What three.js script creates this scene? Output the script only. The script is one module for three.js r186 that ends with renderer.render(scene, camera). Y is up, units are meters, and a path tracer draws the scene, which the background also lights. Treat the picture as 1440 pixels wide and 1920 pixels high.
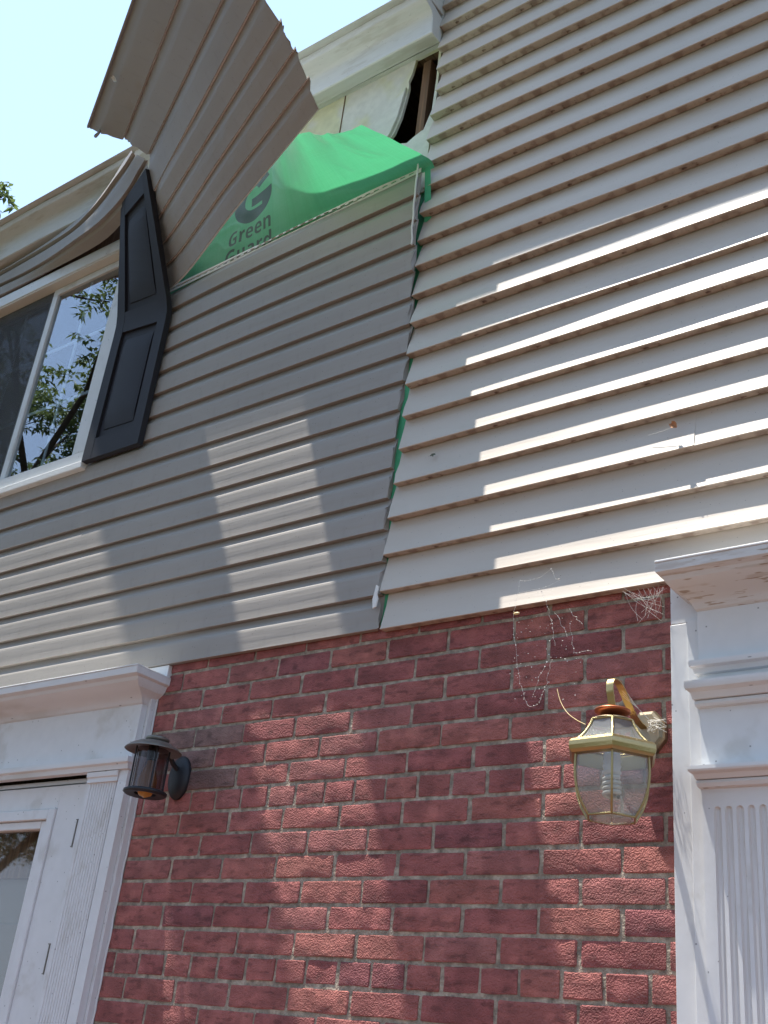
import * as THREE from 'three';
import { mergeGeometries, toCreasedNormals } from 'three/addons/utils/BufferGeometryUtils.js';
import { RoundedBoxGeometry } from 'three/addons/geometries/RoundedBoxGeometry.js';
import { Brush, Evaluator, SUBTRACTION } from 'three-bvh-csg';

/* ---------- camera, sky, sun, exposure ---------- */
const scene = new THREE.Scene();
const EYE = 1.6;                                   // camera height above the ground; builders below measure y from the eye
const camera = new THREE.PerspectiveCamera(49.5207, 0.75, 0.05, 800);
camera.position.set(0, EYE, 2.419);
camera.rotation.order = 'YXZ';
camera.rotation.set(0.469572, 0.681011, 0.113869);

const SUN = new THREE.Vector3(-0.25, 1, 0.095).normalize();
const SKYGAIN = 0.545;
function makeSky() {
  const W = 512, H = 256, d = new Float32Array(W * H * 4);
  for (let j = 0; j < H; j++) for (let i = 0; i < W; i++) {
    const el = ((j + 0.5) / H - 0.5) * Math.PI, az = ((i + 0.5) / W - 0.5) * 2 * Math.PI;
    const x = Math.cos(el) * Math.cos(az), y = Math.sin(el), z = Math.cos(el) * Math.sin(az);
    const h = Math.max(y, 0), m = Math.pow(1 - h, 2.2);
    const c = Math.max(0, x * SUN.x + y * SUN.y + z * SUN.z);
    const g = 0.35 * Math.pow(c, 24) + 1.1 * Math.pow(c, 220) + 0.10 * c * c;
    const k = (j * W + i) * 4;
    d[k] = (0.54 + 0.44 * m + g) * SKYGAIN;
    d[k + 1] = (0.86 + 0.26 * m + g * 0.98) * SKYGAIN;
    d[k + 2] = (1.46 - 0.10 * m + g * 0.9) * SKYGAIN;
    d[k + 3] = 1;
  }
  const t = new THREE.DataTexture(d, W, H, THREE.RGBAFormat, THREE.FloatType);
  t.mapping = THREE.EquirectangularReflectionMapping;
  t.magFilter = THREE.LinearFilter; t.minFilter = THREE.LinearFilter; t.needsUpdate = true;
  return t;
}
scene.background = makeSky();
scene.environment = scene.background;
const sun = new THREE.DirectionalLight(new THREE.Color(1, 0.95, 0.86), 5);
sun.position.copy(SUN).multiplyScalar(30); sun.position.y += EYE;
sun.castShadow = true; sun.shadow.radius = 1;
sun.shadow.mapSize.set(4096, 4096);
Object.assign(sun.shadow.camera, { left: -9, right: 9, top: 9, bottom: -9, near: 1, far: 60 });
scene.add(sun, sun.target);
const renderer = new THREE.WebGLRenderer({ antialias: true });
renderer.toneMapping = THREE.LinearToneMapping;
renderer.toneMappingExposure = 2.05;
renderer.shadowMap.enabled = true;

/* ---------- small tools ---------- */
let seed = 20417;
const rnd = () => { seed = (seed * 1664525 + 1013904223) >>> 0; return seed / 4294967296; };
const rr = (a, b) => a + (b - a) * rnd();
const V = (x, y, z) => new THREE.Vector3(x, y, z);
const clamp = (x, a = 0, b = 1) => Math.min(b, Math.max(a, x));
const ss = x => { x = clamp(x); return x * x * (3 - 2 * x); };
const lerp = (a, b, t) => a + (b - a) * t;
const names = {};
function numbered(n) { const c = names[n] = (names[n] ?? -1) + 1; return c ? n + '_' + String(c).padStart(3, '0') : n; }
const things = [];
function thing(name, label, category, group) {
  const o = new THREE.Group(); o.name = numbered(name); o.userData = { label, category };
  if (group) o.userData.group = group;
  scene.add(o); things.push(o); return o;
}
function structure(name, geo, m) { const o = add(name, geo, m, scene); o.userData.kind = 'structure'; things.push(o); return o; }
function add(name, geo, m, parent, label) {
  const o = new THREE.Mesh(geo, m); o.name = name; o.castShadow = o.receiveShadow = true;
  if (label) o.userData.label = label;
  parent.add(o); return o;
}
const merge = l => mergeGeometries(l.map(g => { const q = g.index ? g.toNonIndexed() : g; for (const a of Object.keys(q.attributes)) if (!['position', 'normal', 'uv'].includes(a)) q.deleteAttribute(a); return q; }));
function box(x0, x1, y0, y1, z0, z1, r = 0) {
  const g = r ? new RoundedBoxGeometry(x1 - x0, y1 - y0, z1 - z0, 2, r) : new THREE.BoxGeometry(x1 - x0, y1 - y0, z1 - z0);
  g.translate((x0 + x1) / 2, (y0 + y1) / 2, (z0 + z1) / 2);
  const p = g.attributes.position, n = g.attributes.normal, u = g.attributes.uv;      // uv in metres
  for (let i = 0; i < p.count; i++) {
    const ax = Math.abs(n.getX(i)), ay = Math.abs(n.getY(i)), az = Math.abs(n.getZ(i));
    if (az >= ax && az >= ay) u.setXY(i, p.getX(i), p.getY(i));
    else if (ax >= ay) u.setXY(i, p.getZ(i), p.getY(i)); else u.setXY(i, p.getX(i), p.getZ(i));
  }
  return g;
}
// closed profile [[a,b],...] carried along t = 0..1 by pos(t, a, b, index)
function sweep(prof, n, pos, crease = 0.5, len = 1, capEnds = true) {
  const m = prof.length, P = [], U = [], I = [];
  const arc = [0]; for (let i = 1; i <= m; i++) arc.push(arc[i - 1] + Math.hypot(prof[i % m][0] - prof[i - 1][0], prof[i % m][1] - prof[i - 1][1]));
  for (let j = 0; j <= n; j++) for (let i = 0; i <= m; i++) {
    const q = pos(j / n, prof[i % m][0], prof[i % m][1], i % m);
    P.push(q.x, q.y, q.z); U.push(j / n * len, arc[i]);
  }
  const w = m + 1;
  for (let j = 0; j < n; j++) for (let i = 0; i < m; i++) { const a = j * w + i; I.push(a, a + 1, a + w, a + 1, a + w + 1, a + w); }
  if (capEnds) {
    const tris = THREE.ShapeUtils.triangulateShape(prof.map(p => new THREE.Vector2(p[0], p[1])), []);
    for (const e of [0, n]) {
      const b = P.length / 3;
      for (let i = 0; i < m; i++) { const o = (e * w + i) * 3; P.push(P[o], P[o + 1], P[o + 2]); U.push(prof[i][0], prof[i][1]); }
      for (const t of tris) I.push(b + t[0], b + t[e ? 2 : 1], b + t[e ? 1 : 2]);
    }
  }
  const g = new THREE.BufferGeometry();
  g.setAttribute('position', new THREE.Float32BufferAttribute(P, 3)); g.setAttribute('uv', new THREE.Float32BufferAttribute(U, 2)); g.setIndex(I);
  return toCreasedNormals(g, crease);
}
function shiftUV(g, du) { const u = g.attributes.uv; for (let i = 0; i < u.count; i++) u.setX(i, u.getX(i) + du); return g; }
function tube(pts, r, seg = 24, rad = 8) {
  const c = new THREE.CatmullRomCurve3(pts.map(p => p.isVector3 ? p : V(...p)), false, 'centripetal');
  return new THREE.TubeGeometry(c, seg, r, rad);
}
function lathe(pts, seg = 40, x = 0, y = 0, z = 0, phase = 0) {
  const g = new THREE.LatheGeometry(pts.map(p => new THREE.Vector2(p[0], p[1])), seg, phase); g.translate(x, y, z); return g;
}
// moulding that runs along the front and returns at both ends: profile of [projection, y]
function moulding(prof, xl, xr, zb, zback, side = 0.6) {
  const stations = [(p, y) => V(xl - p * side, y, zback), (p, y) => V(xl - p * side, y, zb + p), (p, y) => V(xr + p * side, y, zb + p), (p, y) => V(xr + p * side, y, zback)];
  const closed = [...prof, [-0.012, prof[prof.length - 1][1]], [-0.012, prof[0][1]]];
  return sweep(closed, 3, (t, p, y) => stations[Math.round(t * 3)](p, y), 0.35, xr - xl);
}

/* ---------- procedural textures ---------- */
function hash(x, y, s) { let h = (x * 374761393 + y * 668265263 + s * 1274126177) | 0; h = Math.imul(h ^ (h >>> 13), 1274126177); return ((h ^ (h >>> 16)) >>> 0) / 4294967296; }
function vnoise(x, y, per, s) {
  const xi = Math.floor(x), yi = Math.floor(y), fx = x - xi, fy = y - yi, u = fx * fx * (3 - 2 * fx), v = fy * fy * (3 - 2 * fy), q = a => ((a % per) + per) % per;
  return lerp(lerp(hash(q(xi), q(yi), s), hash(q(xi + 1), q(yi), s), u), lerp(hash(q(xi), q(yi + 1), s), hash(q(xi + 1), q(yi + 1), s), u), v);
}
function fbm(x, y, per, s, oct = 4) { let a = 0, w = 0.5, t = 0; for (let i = 0; i < oct; i++) { a += w * vnoise(x, y, per, s + i); t += w; x *= 2; y *= 2; per *= 2; w *= 0.55; } return a / t; }
function tex(w, h, f, srgb = true) {
  const d = new Uint8Array(w * h * 4);
  for (let j = 0; j < h; j++) for (let i = 0; i < w; i++) { const c = f(i / w, j / h), k = (j * w + i) * 4; d[k] = clamp(c[0]) * 255; d[k + 1] = clamp(c[1]) * 255; d[k + 2] = clamp(c[2]) * 255; d[k + 3] = 255; }
  const t = new THREE.DataTexture(d, w, h); t.wrapS = t.wrapT = THREE.RepeatWrapping; t.magFilter = THREE.LinearFilter; t.minFilter = THREE.LinearMipmapLinearFilter; t.generateMipmaps = true;
  if (srgb) t.colorSpace = THREE.SRGBColorSpace; t.needsUpdate = true; return t;
}
const gray = v => [v, v, v];
// brick: 0.5 m of fired clay, wire-cut drag marks, dark flashed streaks, pits
const brickMap = tex(1024, 1024, (u, v) => {
  const a = fbm(u * 10, v * 10, 10, 3, 5), st = fbm(u * 9 + 0.6 * fbm(u * 6, v * 6, 6, 9), v * 34, 34 * 0 + 9, 21, 3), g = hash(u * 1024 | 0, v * 1024 | 0, 5);
  const dark = ss((fbm(u * 16, v * 40, 16, 41, 4) - 0.58) * 5) * 0.14, pale = ss((fbm(u * 7, v * 7, 7, 77, 4) - 0.55) * 5) * 0.08;
  const k = 0.80 + 0.32 * (a - 0.5) + 0.18 * (st - 0.5) + 0.12 * (g - 0.5) - dark;
  return [k + pale, k * 0.98 + pale * 1.2, k + pale * 1.1];
});
const brickBump = tex(1024, 1024, (u, v) => {
  const st = fbm(u * 22 + 1.4 * fbm(u * 8, v * 8, 8, 9), v * 40, 40 * 0 + 22, 21, 3), g = fbm(u * 190, v * 190, 190, 5, 2), b = fbm(u * 30, v * 30, 30, 8, 3);
  return gray(0.22 * st + 0.72 * g + 0.12 * b - 0.03);
}, false);
const mortarMap = tex(512, 512, (u, v) => { const k = 0.72 + 0.5 * (fbm(u * 20, v * 20, 20, 2, 4) - 0.5) + 0.16 * (hash(u * 512 | 0, v * 512 | 0, 7) - 0.5); return [k, k * 0.985, k * 0.96]; });
const mortarBump = tex(512, 512, (u, v) => gray(fbm(u * 60, v * 60, 60, 4, 3)), false);
// vinyl: faint wood-grain embossing, flecks of dirt
const vinylMap = tex(1024, 512, (u, v) => {
  const f = hash(u * 512 | 0, v * 256 | 0, 12) > 0.9993 ? 0.45 : 0, w = fbm(u * 5, v * 5, 5, 31, 4) - 0.5, dr = ss((fbm(u * 24, v * 3, 3, 36, 3) - 0.62) * 5) * 0.06;
  const k = 0.955 + 0.05 * w - f - dr; return [k, k - 0.004, k - 0.012];
});
const vinylBump = tex(1024, 512, (u, v) => gray(fbm(u * 6 + fbm(u * 4, v * 4, 4, 3) * 0.7, v * 48, 48 * 0 + 6, 15, 3) * 0.7 + 0.3 * fbm(u * 3, v * 3, 3, 18, 2)), false);
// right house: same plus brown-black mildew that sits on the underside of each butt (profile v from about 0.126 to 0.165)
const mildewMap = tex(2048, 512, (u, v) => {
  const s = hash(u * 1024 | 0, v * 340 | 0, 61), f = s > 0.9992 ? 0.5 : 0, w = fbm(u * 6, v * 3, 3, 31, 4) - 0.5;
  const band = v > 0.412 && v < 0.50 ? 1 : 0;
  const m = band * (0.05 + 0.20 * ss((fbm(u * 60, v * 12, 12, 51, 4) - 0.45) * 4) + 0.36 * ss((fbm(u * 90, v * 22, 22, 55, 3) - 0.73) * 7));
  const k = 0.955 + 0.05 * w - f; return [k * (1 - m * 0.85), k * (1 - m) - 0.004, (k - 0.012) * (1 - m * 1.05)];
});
const paintBump = tex(512, 512, (u, v) => gray(0.6 * fbm(u * 12, v * 12, 12, 5, 3) + 0.4 * fbm(u * 60, v * 60, 60, 6, 2)), false);
const paintMap = tex(1024, 1024, (u, v) => {
  const d = ss((fbm(u * 9, v * 9, 9, 71, 5) - 0.60) * 6) * 0.06, f = hash(u * 400 | 0, v * 400 | 0, 72) > 0.9985 ? 0.3 : 0, k = 0.95 - d - f + 0.03 * (fbm(u * 40, v * 40, 40, 73, 2) - 0.5);
  return [k, k - d * 0.15, k - d * 0.4];
});
const grimeMap = tex(1024, 512, (u, v) => {
  const d = ss((fbm(u * 14, v * 20, 14, 171, 5) - 0.56) * 6) * 0.10 + ss((fbm(u * 40, v * 40, 40, 175, 3) - 0.67) * 8) * 0.26, k = 0.93; return [k - d * 0.75, k - d, k - d * 1.25];
});
const boardMap = tex(512, 512, (u, v) => { const y = ss((fbm(u * 3, v * 3, 3, 91, 4) - 0.56) * 6), k = 0.9 + 0.1 * (fbm(u * 24, v * 24, 24, 92, 4) - 0.5); return [k - 0.02 * y, k - 0.02 * y, k - 0.13 * y]; });
const woodMap = tex(512, 512, (u, v) => { const k = 0.72 + 0.5 * (fbm(u * 40, v * 3, 40, 95, 4) - 0.5); return [k, k * 0.9, k * 0.78]; });
const grassMap = tex(512, 512, (u, v) => { const k = 0.7 + 0.7 * (fbm(u * 40, v * 40, 40, 97, 4) - 0.5); return [k, k, k * 0.9]; });

/* ---------- materials (base colours linear) ---------- */
const C = (r, g, b) => new THREE.Color().setRGB(r, g, b);
function std(c, rough, o = {}) { return new THREE.MeshStandardMaterial({ color: c, roughness: rough, side: THREE.DoubleSide, ...o }); }
const rep = (t, x, y) => { const c = t.clone(); c.repeat.set(x, y); c.needsUpdate = true; return c; };
const M = {
  tan: std(C(0.345, 0.315, 0.288), 0.55, { map: rep(vinylMap, 1, 2), bumpMap: rep(vinylBump, 1, 2), bumpScale: 0.0006 }),
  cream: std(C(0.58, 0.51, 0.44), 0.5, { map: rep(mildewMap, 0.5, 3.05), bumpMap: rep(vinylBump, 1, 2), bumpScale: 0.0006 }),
  vinylBack: std(C(0.70, 0.68, 0.63), 0.6),
  hem: std(C(0.74, 0.73, 0.70), 0.5),
  white: std(C(0.76, 0.765, 0.77), 0.42, { map: rep(paintMap, 0.8, 0.8), bumpMap: rep(paintBump, 2, 2), bumpScale: 0.0002 }),
  whiteGrime: std(C(0.76, 0.76, 0.75), 0.45, { map: rep(grimeMap, 2, 4), bumpMap: rep(paintBump, 2, 2), bumpScale: 0.0003 }),
  vinylWhite: std(C(0.74, 0.74, 0.73), 0.35, { map: rep(paintMap, 0.7, 0.7) }),
  headTan: std(C(0.68, 0.645, 0.57), 0.5),
  gutter: std(C(0.66, 0.66, 0.63), 0.35, { map: rep(paintMap, 0.6, 3), bumpMap: rep(paintBump, 1, 1), bumpScale: 0.0008 }),
  shingle: std(C(0.11, 0.107, 0.107), 0.95, { map: rep(mortarMap, 2, 2) }),
  mortar: std(C(0.66, 0.57, 0.47), 0.95, { map: rep(mortarMap, 3, 3), bumpMap: rep(mortarBump, 3, 3), bumpScale: 0.003 }),
  board: std(C(0.74, 0.72, 0.63), 0.8, { map: rep(boardMap, 1.6, 1.6) }),
  core: std(C(0.27, 0.20, 0.14), 0.9, { map: rep(woodMap, 3, 1) }),
  wood: std(C(0.30, 0.20, 0.13), 0.8, { map: rep(woodMap, 4, 1) }),
  navy: std(C(0.013, 0.012, 0.018), 0.66, { bumpMap: rep(vinylBump, 3, 3), bumpScale: 0.0004 }),
  grass: std(C(0.07, 0.11, 0.035), 1, { map: rep(grassMap, 60, 60) }),
  patio: std(C(0.265, 0.130, 0.092), 0.95, { map: rep(mortarMap, 2, 2) }),
  pewter: std(C(0.20, 0.185, 0.165), 0.42, { metalness: 0.6, side: THREE.DoubleSide }),
  blackMetal: std(C(0.022, 0.023, 0.028), 0.5, { metalness: 0.3 }),
  brass: std(C(0.43, 0.335, 0.165), 0.34, { metalness: 1, bumpMap: rep(paintBump, 8, 8), bumpScale: 0.0004 }),
  copper: std(C(0.42, 0.13, 0.06), 0.38, { metalness: 0.85 }),
  agedBrass: std(C(0.30, 0.24, 0.16), 0.42, { metalness: 0.9 }),
  bulbWhite: std(C(0.75, 0.75, 0.73), 0.4),
  amber: new THREE.MeshPhysicalMaterial({ color: C(0.75, 0.42, 0.10), roughness: 0.25, transmission: 0.45, thickness: 0, side: THREE.DoubleSide }),
  glass: new THREE.MeshPhysicalMaterial({ color: C(0.97, 0.985, 0.98), roughness: 0.02, transmission: 1, thickness: 0, ior: 1.5, side: THREE.DoubleSide }),
  paneGlass: new THREE.MeshPhysicalMaterial({ color: C(0.80, 0.86, 0.90), roughness: 0.0, transmission: 1, thickness: 0, ior: 2.15, side: THREE.DoubleSide }),
  lampGlass: new THREE.MeshPhysicalMaterial({ color: C(0.74, 0.76, 0.75), roughness: 0.20, transmission: 0.86, thickness: 0, ior: 1.5, side: THREE.DoubleSide, bumpMap: rep(paintBump, 10, 10), bumpScale: 0.0006 }),
  smoky: new THREE.MeshPhysicalMaterial({ color: C(0.42, 0.37, 0.37), roughness: 0.12, transmission: 1, thickness: 0, ior: 1.5, side: THREE.DoubleSide }),
  screen: new THREE.MeshStandardMaterial({ color: C(0.07, 0.07, 0.072), roughness: 0.9, transparent: true, opacity: 0.5, side: THREE.DoubleSide }),
  web: std(C(0.80, 0.78, 0.72), 0.5),
  webGold: std(C(0.70, 0.52, 0.25), 0.5),
  deadLeaf: std(C(0.40, 0.20, 0.10), 0.8),
  insect: std(C(0.11, 0.12, 0.08), 0.8),
  bark: std(C(0.14, 0.115, 0.095), 0.95, { map: rep(woodMap, 2, 1), bumpMap: rep(vinylBump, 2, 2), bumpScale: 0.01 }),
  leaf: new THREE.MeshPhysicalMaterial({ color: C(0.12, 0.165, 0.05), roughness: 1, transmission: 0.45, thickness: 0, side: THREE.DoubleSide }),
  roomWall: std(C(0.10, 0.095, 0.085), 0.9),
  innerDoor: std(C(0.17, 0.155, 0.13), 0.7),
};
const brickMats = [C(0.54, 0.188, 0.158), C(0.50, 0.168, 0.146), C(0.58, 0.212, 0.168), C(0.46, 0.150, 0.134), C(0.53, 0.200, 0.172), C(0.40, 0.138, 0.134), C(0.34, 0.205, 0.175)]
  .map(c => std(c, 0.9, { map: brickMap, bumpMap: brickBump, bumpScale: 0.0042 }));

/* ---------- ground ---------- */
const lawn = new THREE.PlaneGeometry(400, 400, 8, 8); lawn.rotateX(-Math.PI / 2); lawn.translate(0, -EYE, 0);
structure('ground', lawn, M.grass);
structure('patio', box(-9, 4, -EYE + 0.004, -EYE + 0.06, -0.1, 5.5), M.patio);

/* ---------- house cores (light-tight bodies behind the cladding) ---------- */
const WX0 = -4.86, WX1 = -3.57, WY0 = 2.13, WY1 = 3.43;          // window opening in the left house
const leftCore = thing('house_wall', 'wood framed wall body of the left townhouse behind the tan siding', 'wall');
add('lower_framing', box(-6.6, -1.935, 0.9, WY0 + 0.03, -0.16, -0.004), M.core, leftCore);
add('right_framing', box(WX1 - 0.03, -1.935, WY0 + 0.03, 2.88, -0.16, -0.004), M.core, leftCore);
add('left_framing', box(-6.6, WX0 + 0.03, WY0 + 0.03, 3.68, -0.16, -0.004), M.core, leftCore);
add('head_framing', box(WX0 + 0.03, WX1 - 0.03, WY1 - 0.03, 3.68, -0.16, -0.004), M.core, leftCore);
add('ground_floor_framing', merge([box(-6.6, -4.50, -EYE, 0.9, -0.3, -0.004), box(-2.86, -1.935, -EYE, 0.9, -0.3, -0.03), box(-4.50, -2.86, -EYE, 0.9, -0.3, -0.17)]), M.core, leftCore);
// open roof-void behind the sheathing board: bare timber, dark only because it is deep
add('void_shell', merge([box(-3.60, -1.90, 2.82, 3.88, -1.24, -1.2), box(-3.64, -3.60, 2.82, 3.88, -1.24, -0.161), box(-1.935, -1.895, 2.82, 3.88, -1.2, -0.301), box(-3.60, -1.935, 2.82, 2.86, -1.2, -0.161), box(-3.60, -1.936, 3.84, 3.88, -1.2, -0.0045), box(-3.60, -1.936, 3.681, 3.84, -0.05, -0.0045)]), M.core, leftCore);
// sheathing board with the torn hole
{
  const sh = new THREE.Shape([[WX1 - 0.03, 2.88], [-1.938, 2.88], [-1.938, 3.68], [WX1 - 0.03, 3.68]].map(p => new THREE.Vector2(...p)));
  const hole = [[-2.062, 3.672], [-1.95, 3.672], [-1.948, 3.50], [-1.953, 3.33], [-1.985, 3.235], [-2.02, 3.222], [-2.05, 3.205], [-2.085, 3.222], [-2.145, 3.240], [-2.158, 3.262], [-2.128, 3.30], [-2.104, 3.37], [-2.090, 3.46], [-2.082, 3.52], [-2.088, 3.56], [-2.074, 3.60]];
  sh.holes.push(new THREE.Path(hole.map(p => new THREE.Vector2(...p))));
  const g = new THREE.ExtrudeGeometry(sh, { depth: 0.012, bevelEnabled: false }); g.translate(0, 0, -0.014);
  const s = thing('sheathing_board', 'cream sheathing board under the gutter with a ragged hole torn at its right end', 'board');
  add('panel', g, M.board, s);
  // cracked lip of the board, bent slightly forward
  const lip = new THREE.Shape([[-2.068, 3.515], [-2.078, 3.46], [-2.094, 3.37], [-2.12, 3.30], [-2.15, 3.25], [-2.20, 3.285], [-2.30, 3.33], [-2.315, 3.345], [-2.26, 3.37], [-2.17, 3.435], [-2.11, 3.49]].map(p => new THREE.Vector2(...p)));
  const lg = new THREE.ExtrudeGeometry(lip, { depth: 0.010, bevelEnabled: true, bevelSize: 0.002, bevelThickness: 0.002, bevelSegments: 1 });
  lg.translate(2.3, -3.33, 0); lg.rotateY(-0.012); lg.translate(-2.321, 3.33, -0.003);
  add('torn_flap', lg, M.board, s);
  add('seam_batten', box(-2.428, -2.424, 3.34, 3.67, -0.002, 0.0012), M.core, s);
  const foam = new THREE.Shape([[-1.94, 2.90], [-1.94, 3.225], [-1.985, 3.228], [-2.02, 3.214], [-2.05, 3.198], [-2.085, 3.210], [-2.10, 3.205], [-2.14, 3.14], [-2.20, 2.90]].map(p => new THREE.Vector2(...p)));
  const fg = new THREE.ExtrudeGeometry(foam, { depth: 0.006, bevelEnabled: false }); fg.translate(0, 0, 0.001);
  add('backing_board', fg, M.board, s);
}
const stud = thing('wall_stud', 'bare wooden stud inside the dark hole below the gutter end', 'stud');
add('timber', box(-2.045, -2.007, 2.9, 3.67, -0.12, -0.03, 0.003), M.wood, stud);

const rightCore = thing('house_wall', 'wood framed wall body of the right townhouse behind the cream siding', 'wall');
add('framing', box(-1.93, 1.6, 0.9, 4.46, -0.3, -0.004), M.core, rightCore);
add('ground_floor_framing', merge([box(-1.93, -0.98, -EYE, 0.9, -0.3, -0.03), box(0.42, 1.6, -EYE, 0.9, -0.3, -0.004), box(-0.98, 0.42, -EYE, 0.9, -0.3, -0.11)]), M.core, rightCore);

/* ---------- brick wall ---------- */
{
  const wall = thing('brick_wall', 'red brick wall in tan mortar between the two white door surrounds', 'brick wall');
  const X0 = -2.86, X1 = -1.005, YT = 1.0753, C1 = 0.0677;
  const mg = new THREE.PlaneGeometry(X1 - X0, 2.82, 90, 130); mg.translate((X0 + X1) / 2, -0.19, -0.0032);
  { const p = mg.attributes.position, u = mg.attributes.uv; for (let i = 0; i < p.count; i++) { u.setXY(i, p.getX(i), p.getY(i)); p.setZ(i, p.getZ(i) + 0.002 * (fbm(p.getX(i) * 22, p.getY(i) * 22, 4096, 5, 2) - 0.5)); } mg.computeVertexNormals(); }
  add('mortar', mg, M.mortar, wall);
  // one brick: front grid with worn, rounded, uneven edges
  function brickGeo(w, h, sd) {
    const nx = w > 0.15 ? 8 : 5, ny = 4, P = [], U = [], I = [], d = 0.03;
    const ou = hash(sd, 1, 3) * 5, ov = hash(sd, 2, 3) * 5;
    const ring = (i, j) => i === 0 || j === 0 || i === nx || j === ny;
    for (let j = 0; j <= ny; j++) for (let i = 0; i <= nx; i++) {
      const fx = i === 0 ? 0 : i === nx ? 1 : lerp(0.02, 0.98, (i - 1) / (nx - 2)), fy = j === 0 ? 0 : j === ny ? 1 : lerp(0.055, 0.945, (j - 1) / (ny - 2));
      const e = ring(i, j), wob = 0.0016;
      let x = (fx - 0.5) * w + (hash(i, j, sd + 11) - 0.5) * wob * 1.6, y = (fy - 0.5) * h + (hash(i, j, sd + 12) - 0.5) * wob * 1.6;
      let z = e ? -0.0006 - 0.0012 * hash(i, j, sd + 14) : (hash(i, j, sd + 13) - 0.5) * 0.0014;
      if (e && (i === 0 || i === nx) && (j === 0 || j === ny)) { x *= 0.985; y *= 0.95; z -= 0.001; }
      P.push(x, y, z); U.push((x + ou) * 2, (y + ov) * 2);
    }
    for (let j = 0; j < ny; j++) for (let i = 0; i < nx; i++) { const a = j * (nx + 1) + i; I.push(a, a + 1, a + nx + 1, a + 1, a + nx + 2, a + nx + 1); }
    const loop = [];
    for (let i = 0; i <= nx; i++) loop.push(i);
    for (let j = 1; j <= ny; j++) loop.push(j * (nx + 1) + nx);
    for (let i = nx - 1; i >= 0; i--) loop.push(ny * (nx + 1) + i);
    for (let j = ny - 1; j > 0; j--) loop.push(j * (nx + 1));
    const b = P.length / 3;
    loop.forEach(k => { P.push(P[k * 3], P[k * 3 + 1], -d); U.push(U[k * 2] + 0.02, U[k * 2 + 1] + 0.02); });
    loop.forEach((k, q) => { const k2 = loop[(q + 1) % loop.length], q2 = (q + 1) % loop.length; I.push(k, b + q, k2, k2, b + q, b + q2); });
    const g = new THREE.BufferGeometry(); g.setAttribute('position', new THREE.Float32BufferAttribute(P, 3)); g.setAttribute('uv', new THREE.Float32BufferAttribute(U, 2)); g.setIndex(I);
    return toCreasedNormals(g, 0.3);
  }
  const J = 0.0105, low = [];
  for (let k = -2; k < 39; k++) {
    const head = k % 7 === 5, pitch = head ? 0.1078 : 0.2125, yc = YT - (k + 0.5) * C1;
    const ph = head ? (k % 14 === 5 ? -1.846 : -1.833) : (((k + 70) % 7) % 2 === (k < 5 ? 0 : 0) ? -1.783 : -1.889);
    // rows read from the photo: -1,1,3 and 7,9,11 share one bond, 0,2,4,6,8,10 the other
    const phase = head ? ph : (Math.abs(k) % 2 === 1 ? -1.889 : -1.783);
    const n0 = Math.floor((X0 - phase) / pitch) - 1;
    for (let n = n0; phase + n * pitch < X1; n++) {
      let a = phase + n * pitch + J / 2 + rr(-0.002, 0.002), b = phase + (n + 1) * pitch - J / 2 + rr(-0.002, 0.002);
      a = Math.max(a, X0); b = Math.min(b, X1); if (b - a < 0.014) continue;
      const sd = (k + 10) * 97 + (n - n0) * 13, g = brickGeo(b - a, C1 - J + rr(-0.0015, 0.0012), sd);
      const t = rnd(), sooty = Math.hypot((((a + b) / 2) + 2.64) / 0.17, (yc - 0.87) / 0.12) < 0.75 + 0.5 * rnd() && t < 0.7, m = sooty ? brickMats[6] : brickMats[t < 0.30 ? 0 : t < 0.52 ? 1 : t < 0.68 ? 2 : t < 0.80 ? 3 : t < 0.95 ? 4 : 5];
      const x = (a + b) / 2, y = yc + rr(-0.001, 0.001), z = rr(-0.0016, 0.0016), rz = rr(-0.004, 0.004);
      if (k < 21) { const o = add('brick', g, m, wall); o.position.set(x, y, z); o.rotation.z = rz; }
      else { g.rotateZ(rz); g.translate(x, y, z); low.push(g); }
    }
  }
  const l = add('lower_bricks', merge(low), brickMats[0], wall); l.userData.kind = 'stuff';
  // the same wall beyond the left door, outside the view
  const w2 = thing('brick_wall', 'red brick wall on the far side of the left door', 'brick wall'), far = [];
  const keep = seed; seed = 99;
  for (let k = -2; k < 39; k++) for (let x = -6.6 + (k & 1 ? -0.106 : 0); x < -4.51; x += 0.2125) {
    const a = Math.max(x, -6.6) + J / 2, b = Math.min(x + 0.2125, -4.5) - J / 2; if (b - a < 0.02) continue;
    const g = brickGeo(b - a, C1 - J, k * 31 + Math.round(x * 40) + 900); g.translate((a + b) / 2, YT - (k + 0.5) * C1, rr(-0.001, 0.001) + 0.016); far.push(g);
  }
  seed = keep;
  add('mortar', box(-6.6, -4.5, -EYE, 1.17, -0.003, 0.0128), M.mortar, w2);
  const fb = add('bricks', merge(far), brickMats[0], w2); fb.userData.kind = 'stuff';
}

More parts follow.
